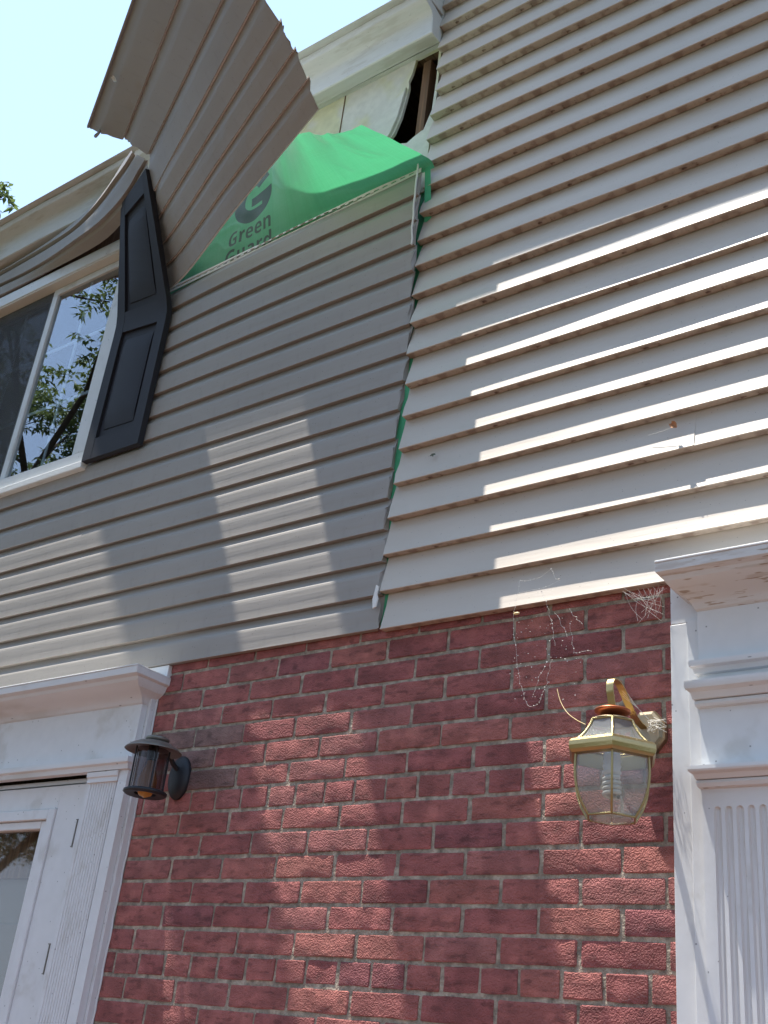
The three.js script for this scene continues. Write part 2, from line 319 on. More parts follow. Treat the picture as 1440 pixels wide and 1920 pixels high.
/* ---------- right house: cream lap siding ---------- */
{
  const sid = thing('lap_siding', 'pale cream horizontal lap siding right of the vertical seam', 'siding');
  const E = 0.1227, Y0 = 1.165;
  const ends = [-1.902, -1.918, -1.923, -1.924, -1.919, -1.913, -1.913, -1.913, -1.923, -1.911, -1.920, -1.917, -1.925, -1.923, -1.921, -1.931, -1.935, -1.929, -1.915, -1.924, -1.931];
  for (let k = 0; k < 26; k++) {
    const y0 = Y0 + k * E, xl = ends[k] ?? -1.93, xr = 1.6, d = 0.030 + (k % 2 ? 0.0009 : -0.0008) + rr(-0.0011, 0.0011);
    const prof = [[E + 0.006, 0.0015], [E * 0.66, 0.0015 + d * 0.31], [E * 0.33, 0.0015 + d * 0.645], [0.004, d - 0.0012], [0.0012, d], [0, d - 0.002], [0.0006, 0.004], [E * 0.5, 0.0006], [E + 0.006, 0.0004]];
    // hidden overlap at a joint: the board is two lengths, one lapped over the other
    const joint = k === 8 || k === 9 ? -0.722 + 0.004 * (k - 8) : k === 3 ? -0.955 : null;
    const spans = joint === null ? [[xl, xr, 0]] : [[xl, joint + 0.02, 0.0012], [joint, xr, -0.0008]];
    const s1 = rr(0, 50), amp = 0.0022;
    for (const [a, b, off] of spans) {
      const n = Math.ceil((b - a) / 0.09), cut = [0, 1, 2, 3, 4, 5, 6, 7, 8].map(() => rr(-0.003, 0.002));
      add('siding_board', shiftUV(sweep(prof, n, (t, y, z, i) => {
        const x = a + (b - a) * t + (t === 0 && a === xl ? cut[i] - 0.002 * (y / E - 0.5) + (k > 2 && k < 9 ? 0.006 : 0) : 0);
        const w = (vnoise(x * 2.1 + s1, k * 7.3, 4096, 5) - 0.5) * amp * 2 + (vnoise(x * 0.7 + s1, k * 3.1 + 9, 4096, 6) - 0.5) * amp * 3;
        const f = clamp(z / 0.02);
        return V(x, y0 + y + (vnoise(x * 1.3, k + s1, 4096, 8) - 0.5) * 0.003, z + (w + off) * f + 0.007 * ss((-1.0 - x) / 0.6) * ss((y0 - 1.9) / 0.5) * f);
      }, 0.45, b - a), rr(0, 20)), M.cream, sid);
    }
  }
}

/* ---------- left house: tan dutch-lap siding ---------- */
const EL = 0.1105, YL = 1.173;
const cove = [[EL - 0.006, 0.0052], [EL - 0.012, 0.0066], [EL - 0.018, 0.0092], [EL - 0.024, 0.0124], [EL - 0.029, 0.0152], [EL - 0.033, 0.0184], [EL - 0.037, 0.0207], [EL - 0.044, 0.0214], [0.030, 0.0209], [0.004, 0.0204], [0.001, 0.0208], [0, 0.0194]];
const dutch = [[EL + 0.006, 0.0012], ...cove, [0.0004, 0.003], [0.05, 0.0004], [EL + 0.006, 0.0002]];
// thin-sheet version for boards that hang free
const dutchFront = [[EL - 0.001, 0.0012], ...cove, [0.0004, 0.004]];
dutchFront[0] = [EL + 0.010, -0.0016];
const dutchSheet = [...dutchFront, ...dutchFront.slice().reverse().map(([y, z], i) => [y + (i < 2 ? 0.0016 : 0), z - 0.0016 - (i < 1 ? 0 : 0)])];
const bulge = (x, y) => x < -3.28 ? 0 : 0.060 * (1 - Math.exp(-(x + 3.28) / 0.75)) * ss((y - 2.05) / 0.85);
{
  const sid = thing('dutch_lap_siding', 'tan dutch lap siding left of the vertical seam, its upper right edge loose', 'siding');
  for (let k = 0; k < 21; k++) {
    const y0 = YL + k * EL, edge = -1.922 + [0.004, -0.003, -0.004, -0.010, -0.013, -0.013, -0.014, -0.010, 0.001, 0.004, 0.002, 0.002, 0.003, 0.003, 0.004, 0.004][Math.min(k, 15)];
    const cutsWindow = y0 > WY0 - 0.02;
    const spans = cutsWindow ? [[-6.6, WX0 - 0.012], [WX1 + 0.012, edge]].slice(0, k < 16 ? 2 : 1) : [[-6.6, edge]];
    const s1 = rr(0, 50);
    for (const [a, b] of spans) {
      const n = Math.ceil((b - a) / 0.07), cut = dutch.map(() => rr(-0.010, 0.004));
      add('siding_board', shiftUV(sweep(dutch, n, (t, y, z, i) => {
        const x = a + (b - a) * t, f = clamp(z / 0.02), yy = y0 + y;
        const w = (vnoise(x * 1.8 + s1, k * 5.7, 4096, 5) - 0.5) * 0.003;
        return V(x + (t === 1 && b === edge ? cut[i] : 0), yy + (vnoise(x * 1.1, k + s1, 4096, 8) - 0.5) * 0.0025, z + w * f + bulge(x, yy));
      }, 0.45, b - a), rr(0, 20)), M.tan, sid);
    }
  }
  // slotted nail hem along the top of the uppermost board
  const hy = YL + 16 * EL, a = WX1 + 0.06, b = -1.925;
  const sh = new THREE.Shape([[a, 0.004], [b, 0.004], [b, 0.034], [a, 0.034]].map(p => new THREE.Vector2(...p)));
  for (let x = a + 0.03; x < b - 0.03; x += 0.0405) { const h = new THREE.Path([[x, 0.014], [x + 0.024, 0.014], [x + 0.024, 0.021], [x, 0.021]].map(p => new THREE.Vector2(...p))); sh.holes.push(h); }
  const hg = new THREE.ExtrudeGeometry(sh, { depth: 0.0016, bevelEnabled: false, steps: 1 });
  { const p = hg.attributes.position; for (let i = 0; i < p.count; i++) { const x = p.getX(i), y = p.getY(i) + hy; p.setXYZ(i, x, y + 0.002 * Math.sin(x * 9), p.getZ(i) + 0.006 + bulge(x, y) + 0.003 * Math.sin(x * 7)); } hg.computeVertexNormals(); }
  add('nail_hem', hg, M.hem, sid, 'pale slotted nail hem along the top edge');
  // strip of corner channel still clinging to the free edge
  add('edge_channel', sweep([[0, 0], [0.0055, 0], [0.0055, 0.002], [0.002, 0.002], [0.002, 0.009], [0, 0.009]], 14, (t, u, w) => {
    const y = lerp(2.60, 2.965, t), j = (1 - t) * 0.003 * Math.sin(t * 23); return V(-1.926 + u + j, y, 0.026 + bulge(-1.92, y) - w + 0.004);
  }, 0.3, 0.36), M.vinylBack, sid, 'pale strip of corner channel at the torn edge');
  const rag = new THREE.Shape([[0, 0], [0.012, 0.004], [0.016, 0.03], [0.011, 0.045], [0.014, 0.07], [0.004, 0.076], [0, 0.05], [-0.004, 0.03]].map(p => new THREE.Vector2(...p)));
  const rg = new THREE.ExtrudeGeometry(rag, { depth: 0.004, bevelEnabled: false }); rg.translate(-1.935, 1.235, 0.03);
  add('torn_scrap', rg, M.hem, sid, 'curled pale scrap low on the seam');
}

/* ---------- siding bent out above the window ---------- */
const catm = pts => new THREE.CatmullRomCurve3(pts.map(p => V(...p)), false, 'centripetal');
function loftBoards(parent, name, lines, n, ragL = 0, ragR = 0, depth = 1, mat = M.tan) {
  const curves = lines.map(catm);
  for (let k = 0; k + 1 < curves.length; k++) {
    const A = curves[k], B = curves[k + 1], cl = dutchSheet.map(() => rr(-1, 1)), cr = dutchSheet.map(() => rr(-1, 1));
    const L = A.getLength(), fr = [];
    for (let j = 0; j <= n; j++) {
      const t = j / n, a = A.getPointAt(t), b = B.getPointAt(t), u = b.clone().sub(a), e = A.getTangentAt(t).normalize(), nn = e.clone().cross(u).normalize();
      fr.push({ a, u, e, nn });
    }
    const place = (t, y, z, i) => {
      const f = fr[Math.round(t * n)], q = f.a.clone().addScaledVector(f.u, y / EL).addScaledVector(f.nn, (z - 0.012) * depth);
      if (t === 0 && ragL) q.addScaledVector(f.e, cl[i] * ragL); if (t === 1 && ragR) q.addScaledVector(f.e, cr[i] * ragR);
      return q;
    };
    const bd = add(name, sweep(dutchSheet, n, place, 0.5, L), mat, parent);
    if (depth < 1) add('pale_back', sweep(dutchSheet.map(([y, z]) => [y, z - 0.0026]), n, place, 0.5, L), M.vinylBack, bd, 'unpigmented pale back of the board');
  }
}
{
  const t = thing('bent_siding', 'tan siding boards curling away from the wall above the window', 'siding');
  loftBoards(t, 'siding_board', [
    [[-6.6, 3.445, 0.02], [-4.70, 3.445, 0.03], [-4.34, 3.44, 0.036], [-4.0, 3.436, 0.048], [-3.79, 3.425, 0.072], [-3.60, 3.410, 0.125], [-3.42, 3.41, 0.19], [-3.27, 3.419, 0.255]],
    [[-6.6, 3.535, 0.02], [-4.73, 3.535, 0.03], [-4.47, 3.50, 0.05], [-4.216, 3.470, 0.08], [-3.962, 3.447, 0.12], [-3.713, 3.425, 0.165], [-3.494, 3.452, 0.215], [-3.39, 3.496, 0.25], [-3.32, 3.512, 0.275]],
    [[-6.6, 3.625, 0.02], [-4.78, 3.625, 0.03], [-4.514, 3.607, 0.05], [-4.259, 3.577, 0.08], [-4.0, 3.548, 0.12], [-3.747, 3.554, 0.18], [-3.623, 3.579, 0.215], [-3.493, 3.590, 0.255], [-3.424, 3.60, 0.28]],
    [[-6.6, 3.66, 0.014], [-4.78, 3.66, 0.02], [-4.5, 3.66, 0.03], [-4.2, 3.66, 0.06], [-3.885, 3.675, 0.11], [-3.699, 3.675, 0.17], [-3.579, 3.677, 0.22], [-3.475, 3.66, 0.26]],
  ], 44, 0, 0.012);
}

/* ---------- the big peeled flap ---------- */
{
  const t = thing('peeled_siding_flap', 'large sheet of tan siding boards peeled off and hanging out over the green wrap', 'siding');
  const Rp = [[-1.968, 2.807, 0.571], [-1.96, 2.864, 0.65], [-1.965, 2.928, 0.725], [-1.979, 2.993, 0.796], [-2.018, 3.078, 0.868], [-2.071, 3.169, 0.935], [-2.209, 3.322, 1.004], [-2.345, 3.48, 1.082]];
  const Lp = [[-3.263, 2.95, 0.03], [-3.264, 3.057, 0.07], [-3.259, 3.143, 0.12], [-3.26, 3.243, 0.175], [-3.26, 3.327, 0.235], [-3.243, 3.477, 0.32], [-3.405, 3.618, 0.36], [-3.616, 3.738, 0.42]];
  const mid = (a, b, f, s) => [lerp(a[0], b[0], f), lerp(a[1], b[1], f) + s, lerp(a[2], b[2], f)];
  const lowLines = [0, 1, 2, 3, 4].map(k => [[WX1 + 0.02, 2.945 + EL * k, 0.028], [-3.41, 2.945 + EL * k, 0.03 + 0.022 * k], Lp[k], mid(Lp[k], Rp[k], 0.5, 0.004), Rp[k]]);
  loftBoards(t, 'siding_board', lowLines, 28, 0, 0.009, 0.62);
  const l4 = [Lp[4], mid(Lp[4], Rp[4], 0.5, 0.004), Rp[4]];
  loftBoards(t, 'siding_board', [l4, [Lp[5], mid(Lp[5], Rp[5], 0.5, 0.004), Rp[5]], [Lp[6], mid(Lp[6], Rp[6], 0.5, 0.004), Rp[6]], [Lp[7], mid(Lp[7], Rp[7], 0.5, 0.004), Rp[7]]], 16, 0.012, 0.009, 0.62);
  const chip = curledLeaf(0.016, 0.03); chip.rotateZ(0.4); chip.rotateX(0.6); { const a = mid(Lp[6], Rp[6], 0.30, 0), b = mid(Lp[7], Rp[7], 0.30, 0), q = mid(a, b, 0.72, -0.012); chip.translate(q[0] + 0.006, q[1], q[2] + 0.012); }
  add('torn_chip', chip, M.vinylBack, t);
  // rolled hem and a curl of torn plastic hanging at the corner
  add('rolled_hem', tube([Lp[7], mid(Lp[7], Rp[7], 0.5, 0.004), Rp[7]].map(p => [p[0], p[1] + 0.002, p[2] + 0.004]), 0.006, 16, 6), M.tan, t);
  add('torn_curl', tube([[-3.545, 3.685, 0.405], [-3.55, 3.66, 0.415], [-3.532, 3.640, 0.42], [-3.507, 3.645, 0.425], [-3.506, 3.660, 0.425], [-3.517, 3.662, 0.425]], 0.0055, 20, 6), M.tan, t);
}

/* ---------- torn green house wrap ---------- */
{
  const t = thing('house_wrap', 'torn green house wrap with printed logo, billowing out above the tan siding', 'house wrap');
  const W = 2048, H = 1024, cv = document.createElement('canvas'); cv.width = W; cv.height = H;
  const c = cv.getContext('2d'); c.fillStyle = '#50b481'; c.fillRect(0, 0, W, H);
  for (let i = 0; i < W; i += 7) { c.fillStyle = `rgba(16,96,52,${0.10 + 0.22 * hash(i, 3, 8)})`; c.fillRect(i, 0, 2, H); }
  for (let j = 0; j < H; j += 11) { c.fillStyle = `rgba(215,255,230,${0.03 + 0.10 * hash(j, 4, 8)})`; c.fillRect(0, j, W, 2); }
  // sheet spans u -3.35..-1.85 m and 0.5 m up
  const px = u => (u + 3.35) / 1.5 * W, sc = W / 1.5, py = v => H - v / 0.5 * H, sy = H / 0.5;
  function word(s, u0, u1, v0, h) {
    c.save(); c.translate(px(u0), py(v0)); c.font = 'bold 100px sans-serif';
    const m = c.measureText(s).width; c.scale((u1 - u0) * sc / m, h * sy / 72); c.fillStyle = 'rgba(22,66,54,0.92)'; c.fillText(s, 0, 0); c.restore();
  }
  word('Green', -2.945, -2.675, 0.090, 0.070); word('Guard', -2.955, -2.672, 0.002, 0.070);
  // round G mark
  c.save(); c.translate(px(-2.795), py(0.278)); c.scale(sc * 0.126, sy * 0.114); c.fillStyle = 'rgba(20,68,68,0.92)';
  c.beginPath(); c.moveTo(-0.10, 0.02); c.lineTo(1.0, 0.02); c.bezierCurveTo(1.0, 0.55, 0.55, 1.0, 0, 1.0); c.bezierCurveTo(-0.55, 1.0, -1.0, 0.55, -1.0, 0); c.bezierCurveTo(-1.0, -0.55, -0.55, -1.0, 0, -1.0);
  c.bezierCurveTo(0.42, -1.0, 0.78, -0.72, 0.92, -0.36); c.lineTo(0.30, -0.20); c.bezierCurveTo(0.2, -0.42, -0.1, -0.45, -0.25, -0.30); c.bezierCurveTo(-0.55, -0.02, -0.45, 0.42, -0.10, 0.50); c.lineTo(0.45, 0.50); c.lineTo(0.45, 0.36); c.lineTo(-0.10, 0.36); c.closePath(); c.fill(); c.restore();
  const map = new THREE.CanvasTexture(cv); map.colorSpace = THREE.SRGBColorSpace; map.magFilter = THREE.LinearFilter;
  const bump = tex(512, 512, (u, v) => gray(0.5 + 0.25 * Math.sin(u * 512 * Math.PI / 4) + 0.25 * Math.sin(v * 512 * Math.PI / 4)), false);
  bump.repeat.set(6, 3);
  const mat = new THREE.MeshPhysicalMaterial({ map, bumpMap: bump, bumpScale: 0.0006, roughness: 1, transmission: 0.40, thickness: 0, clearcoat: 0.7, clearcoatRoughness: 0.3, side: THREE.DoubleSide });
  const nu = 150, nv = 40, P = [], U = [], I = [];
  const keys = [[-3.35, 0], [-3.0, 4], [-2.80, 9], [-2.67, 14], [-2.54, 28], [-2.32, 66], [-2.14, 88], [-1.98, 97], [-1.85, 99]];
  const ang = u => { for (let i = 1; i < keys.length; i++) if (u <= keys[i][0]) { const f = (u - keys[i - 1][0]) / (keys[i][0] - keys[i - 1][0]); return lerp(keys[i - 1][1], keys[i][1], f * f * (3 - 2 * f) * 0.5 + f * 0.5); } return 99; };
  for (let j = 0; j <= nv; j++) for (let i = 0; i <= nu; i++) {
    const u = lerp(-3.35, -1.868, i / nu), top = u < -2.55 ? 0.42 : lerp(0.42, 0.330, ss((u + 2.60) / 0.30)) + 0.005 * (vnoise(u * 40 + 99, 3, 4096, 5) - 0.5) + 0.006 * (vnoise(u * 12 + 99, 7, 4096, 5) - 0.5);
    const v = top * j / nv;
    const bz = -0.0005 + bulge(u, 2.95), y0 = 2.944;
    const rid = 1 - Math.abs(2 * fbm((u + 9) * 7 + v * 4, v * 9 + 3, 4096, 19, 2) - 1), crease = (0.009 * (fbm((u + 9) * 5, v * 5 + 3, 4096, 17, 3) - 0.5) + 0.006 * rid * rid * rid) * ss(v / 0.10);
    const pull = 0.11 * ss((u + 2.25) / 0.4) * (v / 0.36);      // the free corner drifts left as it comes out
    let yy = y0, zz = bz, a = 0;                                   // up behind the nail hem first, then over
    for (let q = 0; q < 24; q++) { const s = v * (q + 0.5) / 24; a = ang(u) * Math.PI / 180 * ss((s - 0.002) / 0.055); yy += v / 24 * Math.cos(a); zz += v / 24 * Math.sin(a); }
    P.push(u - pull, yy + crease * Math.sin(a), zz + crease * Math.cos(a));
    U.push((u + 3.35) / 1.5, v / 0.5);
  }
  for (let j = 0; j < nv; j++) for (let i = 0; i < nu; i++) { const a = j * (nu + 1) + i; I.push(a, a + 1, a + nu + 1, a + 1, a + nu + 2, a + nu + 1); }
  const g = new THREE.BufferGeometry(); g.setAttribute('position', new THREE.Float32BufferAttribute(P, 3)); g.setAttribute('uv', new THREE.Float32BufferAttribute(U, 2)); g.setIndex(I); g.computeVertexNormals();
  add('sheet', g, mat, t);
  // the part that stays flat behind the siding and shows through the seam
  const plain = new THREE.MeshPhysicalMaterial({ color: C(0.075, 0.42, 0.21), roughness: 0.7, bumpMap: bump, bumpScale: 0.0004, side: THREE.DoubleSide });
  add('flat_strip', box(-2.06, -1.885, 1.19, 2.93, -0.0035, 0.0002), plain, t);
  add('free_edge', sweep([[0, 0], [0.03, 0], [0.03, 0.001], [0, 0.001]], 30, (s, w, d) => { const y = lerp(2.74, 2.96, s); return V(-1.909 + w * 0.8 - 0.010 * (1 - s), y, 0.010 + bulge(-1.9, y) * 0.85 * s + d - 0.3 * w * (1 - s)); }, 0.4, 0.5), plain, t);
}

/* ---------- gutters and roof edges ---------- */
function gutter(x0, x1, dy, dz, label) {
  const t = thing('rain_gutter', label, 'gutter', 'white gutters at the eaves');
  const out = [[0.018, 3.80], [0.018, 3.671], [0.022, 3.667], [0.072, 3.667], [0.077, 3.671], [0.080, 3.72], [0.083, 3.752], [0.090, 3.768], [0.104, 3.780], [0.126, 3.788], [0.143, 3.799], [0.150, 3.812], [0.152, 3.828], [0.148, 3.832], [0.138, 3.830]];
  const inn = out.slice().reverse().map(([z, y]) => [Math.min(z, 0.152) - 0.0025 * (z > 0.05 ? 1 : -1), y + (y < 3.70 ? 0.0025 : 0.0008)]);
  const pr = [...out, ...inn];
  add('trough', sweep(pr, Math.ceil((x1 - x0) / 0.12), (s, z, y) => { const x = lerp(x0, x1, s); return V(x, y + dy + 0.0018 * Math.sin(x * 5.1), z + dz + 0.0012 * Math.sin(x * 8.3)); }, 0.5, x1 - x0), M.gutter, t);
  const cap = new THREE.Shape(out.map(p => new THREE.Vector2(-p[0], p[1])));
  const cg = new THREE.ExtrudeGeometry(cap, { depth: 0.003, bevelEnabled: false }); cg.rotateY(Math.PI / 2); cg.translate(x1 + 0.0005, dy, dz);
  add('end_cap', cg, M.gutter, t);
  if (dy === 0) add('end_flashing', box(x1 - 0.06, x1 + 0.002, 3.8325, 4.05, -0.06, 0.13, 0.004), M.gutter, t);
  add('fascia', box(x0, x1, 3.672 + dy, 3.85 + dy, -0.004 + dz * 0, 0.0165 + dz), M.gutter, t);
}
gutter(-6.6, -1.936, 0, 0, 'white gutter running above the window and the torn siding');
gutter(-2.15, 1.6, 0.46, 0.050, 'white gutter of the taller right townhouse above the cream siding');
function roof(x0, x1, dy, dz, label) {
  const t = thing('roof', label, 'roof');
  const pr = [[0.154 + dz, 3.838], [0.154 + dz, 3.843], [-3.2, 5.53], [-3.2, 5.50], [0.10, 3.834]];
  add('deck', sweep(pr, 2, (s, z, y) => V(lerp(x0, x1, s), y + dy, z), 0.3, x1 - x0), M.shingle, t);
  for (let r = 0; r < 7; r++) { const z = 0.10 + dz - r * 0.14, y = 3.855 + dy + r * 0.07; const g = box(x0, x1, -0.003, 0.003, -0.16, 0); g.rotateX(Math.atan2(0.5, 1)); g.translate(0, y, z); add('shingle_course', g, M.shingle, t); }
  if (dy === 0) add('drip_edge', box(x0, x1, 3.8345, 3.8372, 0.06, 0.181), M.gutter, t);
}
roof(-6.6, -1.936, 0, 0, 'dark shingle roof edge above the torn siding and gutter');
roof(-2.17, 1.7, 0.46, 0.055, 'dark shingle roof edge of the taller right townhouse');
add('gable_return', box(-1.93, -1.915, 3.6, 4.24, -2.5, -0.3), M.cream, rightCore);

/* ---------- window ---------- */
{
  const t = thing('sliding_window', 'white two pane sliding window with grilles beside the bent shutter', 'window');
  const o = 0.045;                                       // face width of the outer frame
  add('frame', merge([box(WX0, WX1, WY0, WY0 + 0.085, -0.06, 0.030, 0.004), box(WX0, WX1, WY1 - 0.07, WY1, -0.10, 0.032, 0.004), box(WX0, WX0 + 0.085, WY0 + 0.085, WY1 - 0.07, -0.06, 0.029, 0.004), box(WX1 - 0.085, WX1, WY0 + 0.085, WY1 - 0.07, -0.06, 0.029, 0.004)]), M.vinylWhite, t);
  add('sill', box(WX0 - 0.02, WX1 + 0.012, WY0 - 0.012, WY0 + 0.022, -0.01, 0.048, 0.005), M.vinylWhite, t);
  add('head_reveal', box(WX0 + 0.085, WX1 - 0.085, WY1 - 0.078, WY1 - 0.0705, -0.06, 0.026), M.headTan, t);
  const gx = [[-4.765, -4.245, -0.042], [-4.255, -3.70, -0.030]];
  gx.forEach(([a, b, z], i) => {
    const y0 = WY0 + 0.086, y1 = WY1 - 0.079, f = 0.040;
    const s = add('sash', merge([box(a, b, y0, y0 + f, z - 0.014, z + 0.014, 0.003), box(a, b, y1 - f, y1, z - 0.014, z + 0.014, 0.003), box(a, a + f, y0 + f, y1 - f, z - 0.014, z + 0.014, 0.003), box(b - f, b, y0 + f, y1 - f, z - 0.014, z + 0.014, 0.003)]), M.vinylWhite, t);
    add('pane', box(a + f, b - f, y0 + f, y1 - f, z - 0.0005, z + 0.0005), M.paneGlass, s);
    const cx = (a + b) / 2, h = (y1 - y0 - 2 * f) / 3;
    add('grille_bar', box(cx - 0.008, cx + 0.008, y0 + f, y1 - f, z - 0.010, z - 0.005), M.vinylWhite, s);
    for (const q of [1, 2]) add('grille_bar', box(a + f, b - f, y0 + f + q * h - 0.008, y0 + f + q * h + 0.008, z - 0.0115, z - 0.0065), M.vinylWhite, s);
    if (i === 0) add('insect_screen', box(a + 0.005, b + 0.0, y0 + 0.005, y1 - 0.005, z + 0.022, z + 0.0226), M.screen, t);
  });
  const room = [box(WX0, WX1, WY0, WY1, -1.6, -1.55), box(WX0 - 0.05, WX0, WY0, WY1, -1.6, -0.16), box(WX1, WX1 + 0.05, WY0, WY1, -1.6, -0.16), box(WX0, WX1, WY1, WY1 + 0.05, -1.6, -0.16), box(WX0, WX1, WY0 - 0.05, WY0, -1.6, -0.16)];
  add('room_shell', merge(room), M.roomWall, t);
}

/* ---------- bent shutter ---------- */
{
  const t = thing('window_shutter', 'dark navy panelled shutter bent outward at its middle beside the window', 'shutter');
  const BL = V(-3.555, 2.142, 0.052), BR = V(-3.212, 2.141, 0.052), KL = V(-3.512, 2.835, 0.062), KR = V(-3.206, 2.80, 0.062), TL = V(-3.565, 3.441, 0.185), TR = V(-3.262, 3.412, 0.305);
  KL.x = lerp(BL.x, TL.x, 0.5) + 0.02;
  function at(u, v, w) {                                  // v 0..1 bottom to top, kink at 0.53 softened
    const f = (v, B, K, T) => { const q = v < 0.53 ? B.clone().lerp(K, v / 0.53) : K.clone().lerp(T, (v - 0.53) / 0.47); return q; };
    const sm = (B, K, T) => { const r = new THREE.Vector3(); for (const d of [-0.03, -0.01, 0.01, 0.03]) r.add(f(v + d * (1 - Math.abs(2 * v - 1)), B, K, T)); return r.multiplyScalar(0.25); };
    const l = sm(BL, KL, TL), r = sm(BR, KR, TR), e = r.clone().sub(l);
    const d = 0.02, l2 = f(clamp(v + d), BL, KL, TL), l1 = f(clamp(v - d), BL, KL, TL), n = e.clone().normalize().cross(l2.sub(l1).normalize());
    return l.addScaledVector(e, u).addScaledVector(n, w);
  }
  function slab(u0, u1, v0, v1, w0, w1, bev = 0) {        // bevelled block in shutter space
    const P = [], I = [], n = Math.max(2, Math.ceil((v1 - v0) / 0.04)), bu = bev, bv = bev * 0.26;
    const sec = [[u0, w0], [u0, w1 - bev * 0.12], [u0 + bu, w1], [u1 - bu, w1], [u1, w1 - bev * 0.12], [u1, w0]];
    const prof = bev ? sec : [[u0, w0], [u0, w1], [u1, w1], [u1, w0]];
    return sweep(prof, n, (s, u, w) => at(u, lerp(v0, v1, s), bev && (s === 0 || s === 1) ? w0 + (w - w0) * 0.3 : w), 0.4, 1);
  }
  for (const [a, b] of [[0, 0.16], [0.84, 1]]) add('stile', slab(a, b, 0, 1, -0.028, 0), M.navy, t);
  for (const [a, b] of [[0, 0.075], [0.485, 0.565], [0.935, 1]]) add('rail', slab(0.16, 0.84, a, b, -0.027, -0.0008), M.navy, t);
  for (const [a, b] of [[0.075, 0.485], [0.565, 0.935]]) { add('panel_field', slab(0.16, 0.84, a, b, -0.027, -0.0135), M.navy, t); add('raised_panel', slab(0.225, 0.775, a + 0.03, b - 0.03, -0.0145, -0.002, 0.05), M.navy, t); }
}

/* ---------- door surrounds ---------- */
const crownProf = y => [[0, y], [0.006, y + 0.004], [0.012, y + 0.016], [0.016, y + 0.020], [0.034, y + 0.030], [0.060, y + 0.040], [0.078, y + 0.055], [0.084, y + 0.066], [0.092, y + 0.068], [0.100, y + 0.072], [0.102, y + 0.094]];
const bandProf = (y, p = 0.03, h = 0.034) => [[0, y], [p * 0.45, y + h * 0.05], [p * 0.55, y + h * 0.30], [p * 0.62, y + h * 0.42], [p * 0.95, y + h * 0.55], [p, y + h * 0.70], [p, y + h]];
{
  const t = thing('door_surround', 'white pilaster and crown surround at the right edge beside the brass lantern', 'door surround');
  const xl = -0.932, xr = 0.33, z = 0.05;
  add('outer_casing', box(-1.012, -0.965, -EYE + 0.06, 1.05, -0.02, 0.020, 0.002), M.white, t);
  add('casing_block', box(-1.011, -0.93, 1.0515, 1.155, -0.02, 0.019, 0.002), M.white, t);
  add('inner_casing', box(-0.964, -0.934, -EYE + 0.06, 1.05, -0.02, 0.034, 0.002), M.white, t);
  add('frieze', box(xl, xr, 0.69, 1.075, -0.02, z - 0.001, 0.001), M.white, t);
  add('crown', moulding(crownProf(1.062), xl, xr, z, 0, 0.6), M.whiteGrime, t, 'crown moulding with dirt along its edge');
  add('crown_cap', box(xl - 0.061, xr + 0.061, 1.1566, 1.163, 0.0, z + 0.104, 0.002), M.white, t);
  add('upper_band', moulding(bandProf(0.902, 0.024, 0.030), xl, xr, z, 0, 0.6), M.white, t);
  add('lower_band', moulding(bandProf(0.838, 0.040, 0.040), xl, xr, z, 0, 0.5), M.white, t);
  add('lower_bead', moulding([[0, 0.822], [0.010, 0.824], [0.013, 0.830], [0.012, 0.8375]], xl, xr, z, 0, 0.5), M.white, t);
  const ev = new Evaluator(); ev.useGroups = false;
  for (const [a, b] of [[xl, -0.64], [0.038, xr]]) {
    let br = new Brush(box(a, b, -EYE + 0.26, 0.64, -0.02, z - 0.0005)); br.updateMatrixWorld();
    const caps = [];
    for (let k = 0; k < 10; k++) { const cx = a + 0.034 + k * 0.0248; if (cx > b - 0.02) break; const cg = new THREE.CapsuleGeometry(0.0088, 1.86, 5, 12); cg.translate(cx, 0.60 - 0.0088 - 0.93, z + 0.0020); caps.push(cg); }
    for (const cg of caps) { const cb = new Brush(cg); cb.updateMatrixWorld(); br = ev.evaluate(br, cb, SUBTRACTION); }
    const sg = toCreasedNormals(br.geometry.clone(), 0.5);
    add('pilaster', sg, M.white, t, 'fluted pilaster shaft');
    add('capital', moulding(bandProf(0.655, 0.040, 0.026), a, b, z, 0, 0.4), M.white, t);
    add('necking', moulding([[0, 0.638], [0.012, 0.640], [0.016, 0.648], [0.014, 0.6545]], a, b, z, 0, 0.4), M.white, t);
    add('plinth', box(a - 0.012, b + 0.012, -EYE + 0.06, -EYE + 0.26, -0.02, z + 0.012, 0.003), M.white, t);
  }
  const d = thing('front_door', 'white front door inside the right hand surround', 'door');
  add('slab', box(-0.638, 0.036, -EYE + 0.07, 0.689, -0.10, -0.05), M.white, d);
  for (const [y0, y1] of [[-1.25, -0.55], [-0.42, 0.5]]) for (const [x0, x1] of [[-0.55, -0.34], [-0.26, -0.05]]) add('panel', box(x0, x1, y0, y1, -0.052, -0.042, 0.006), M.white, d);
}
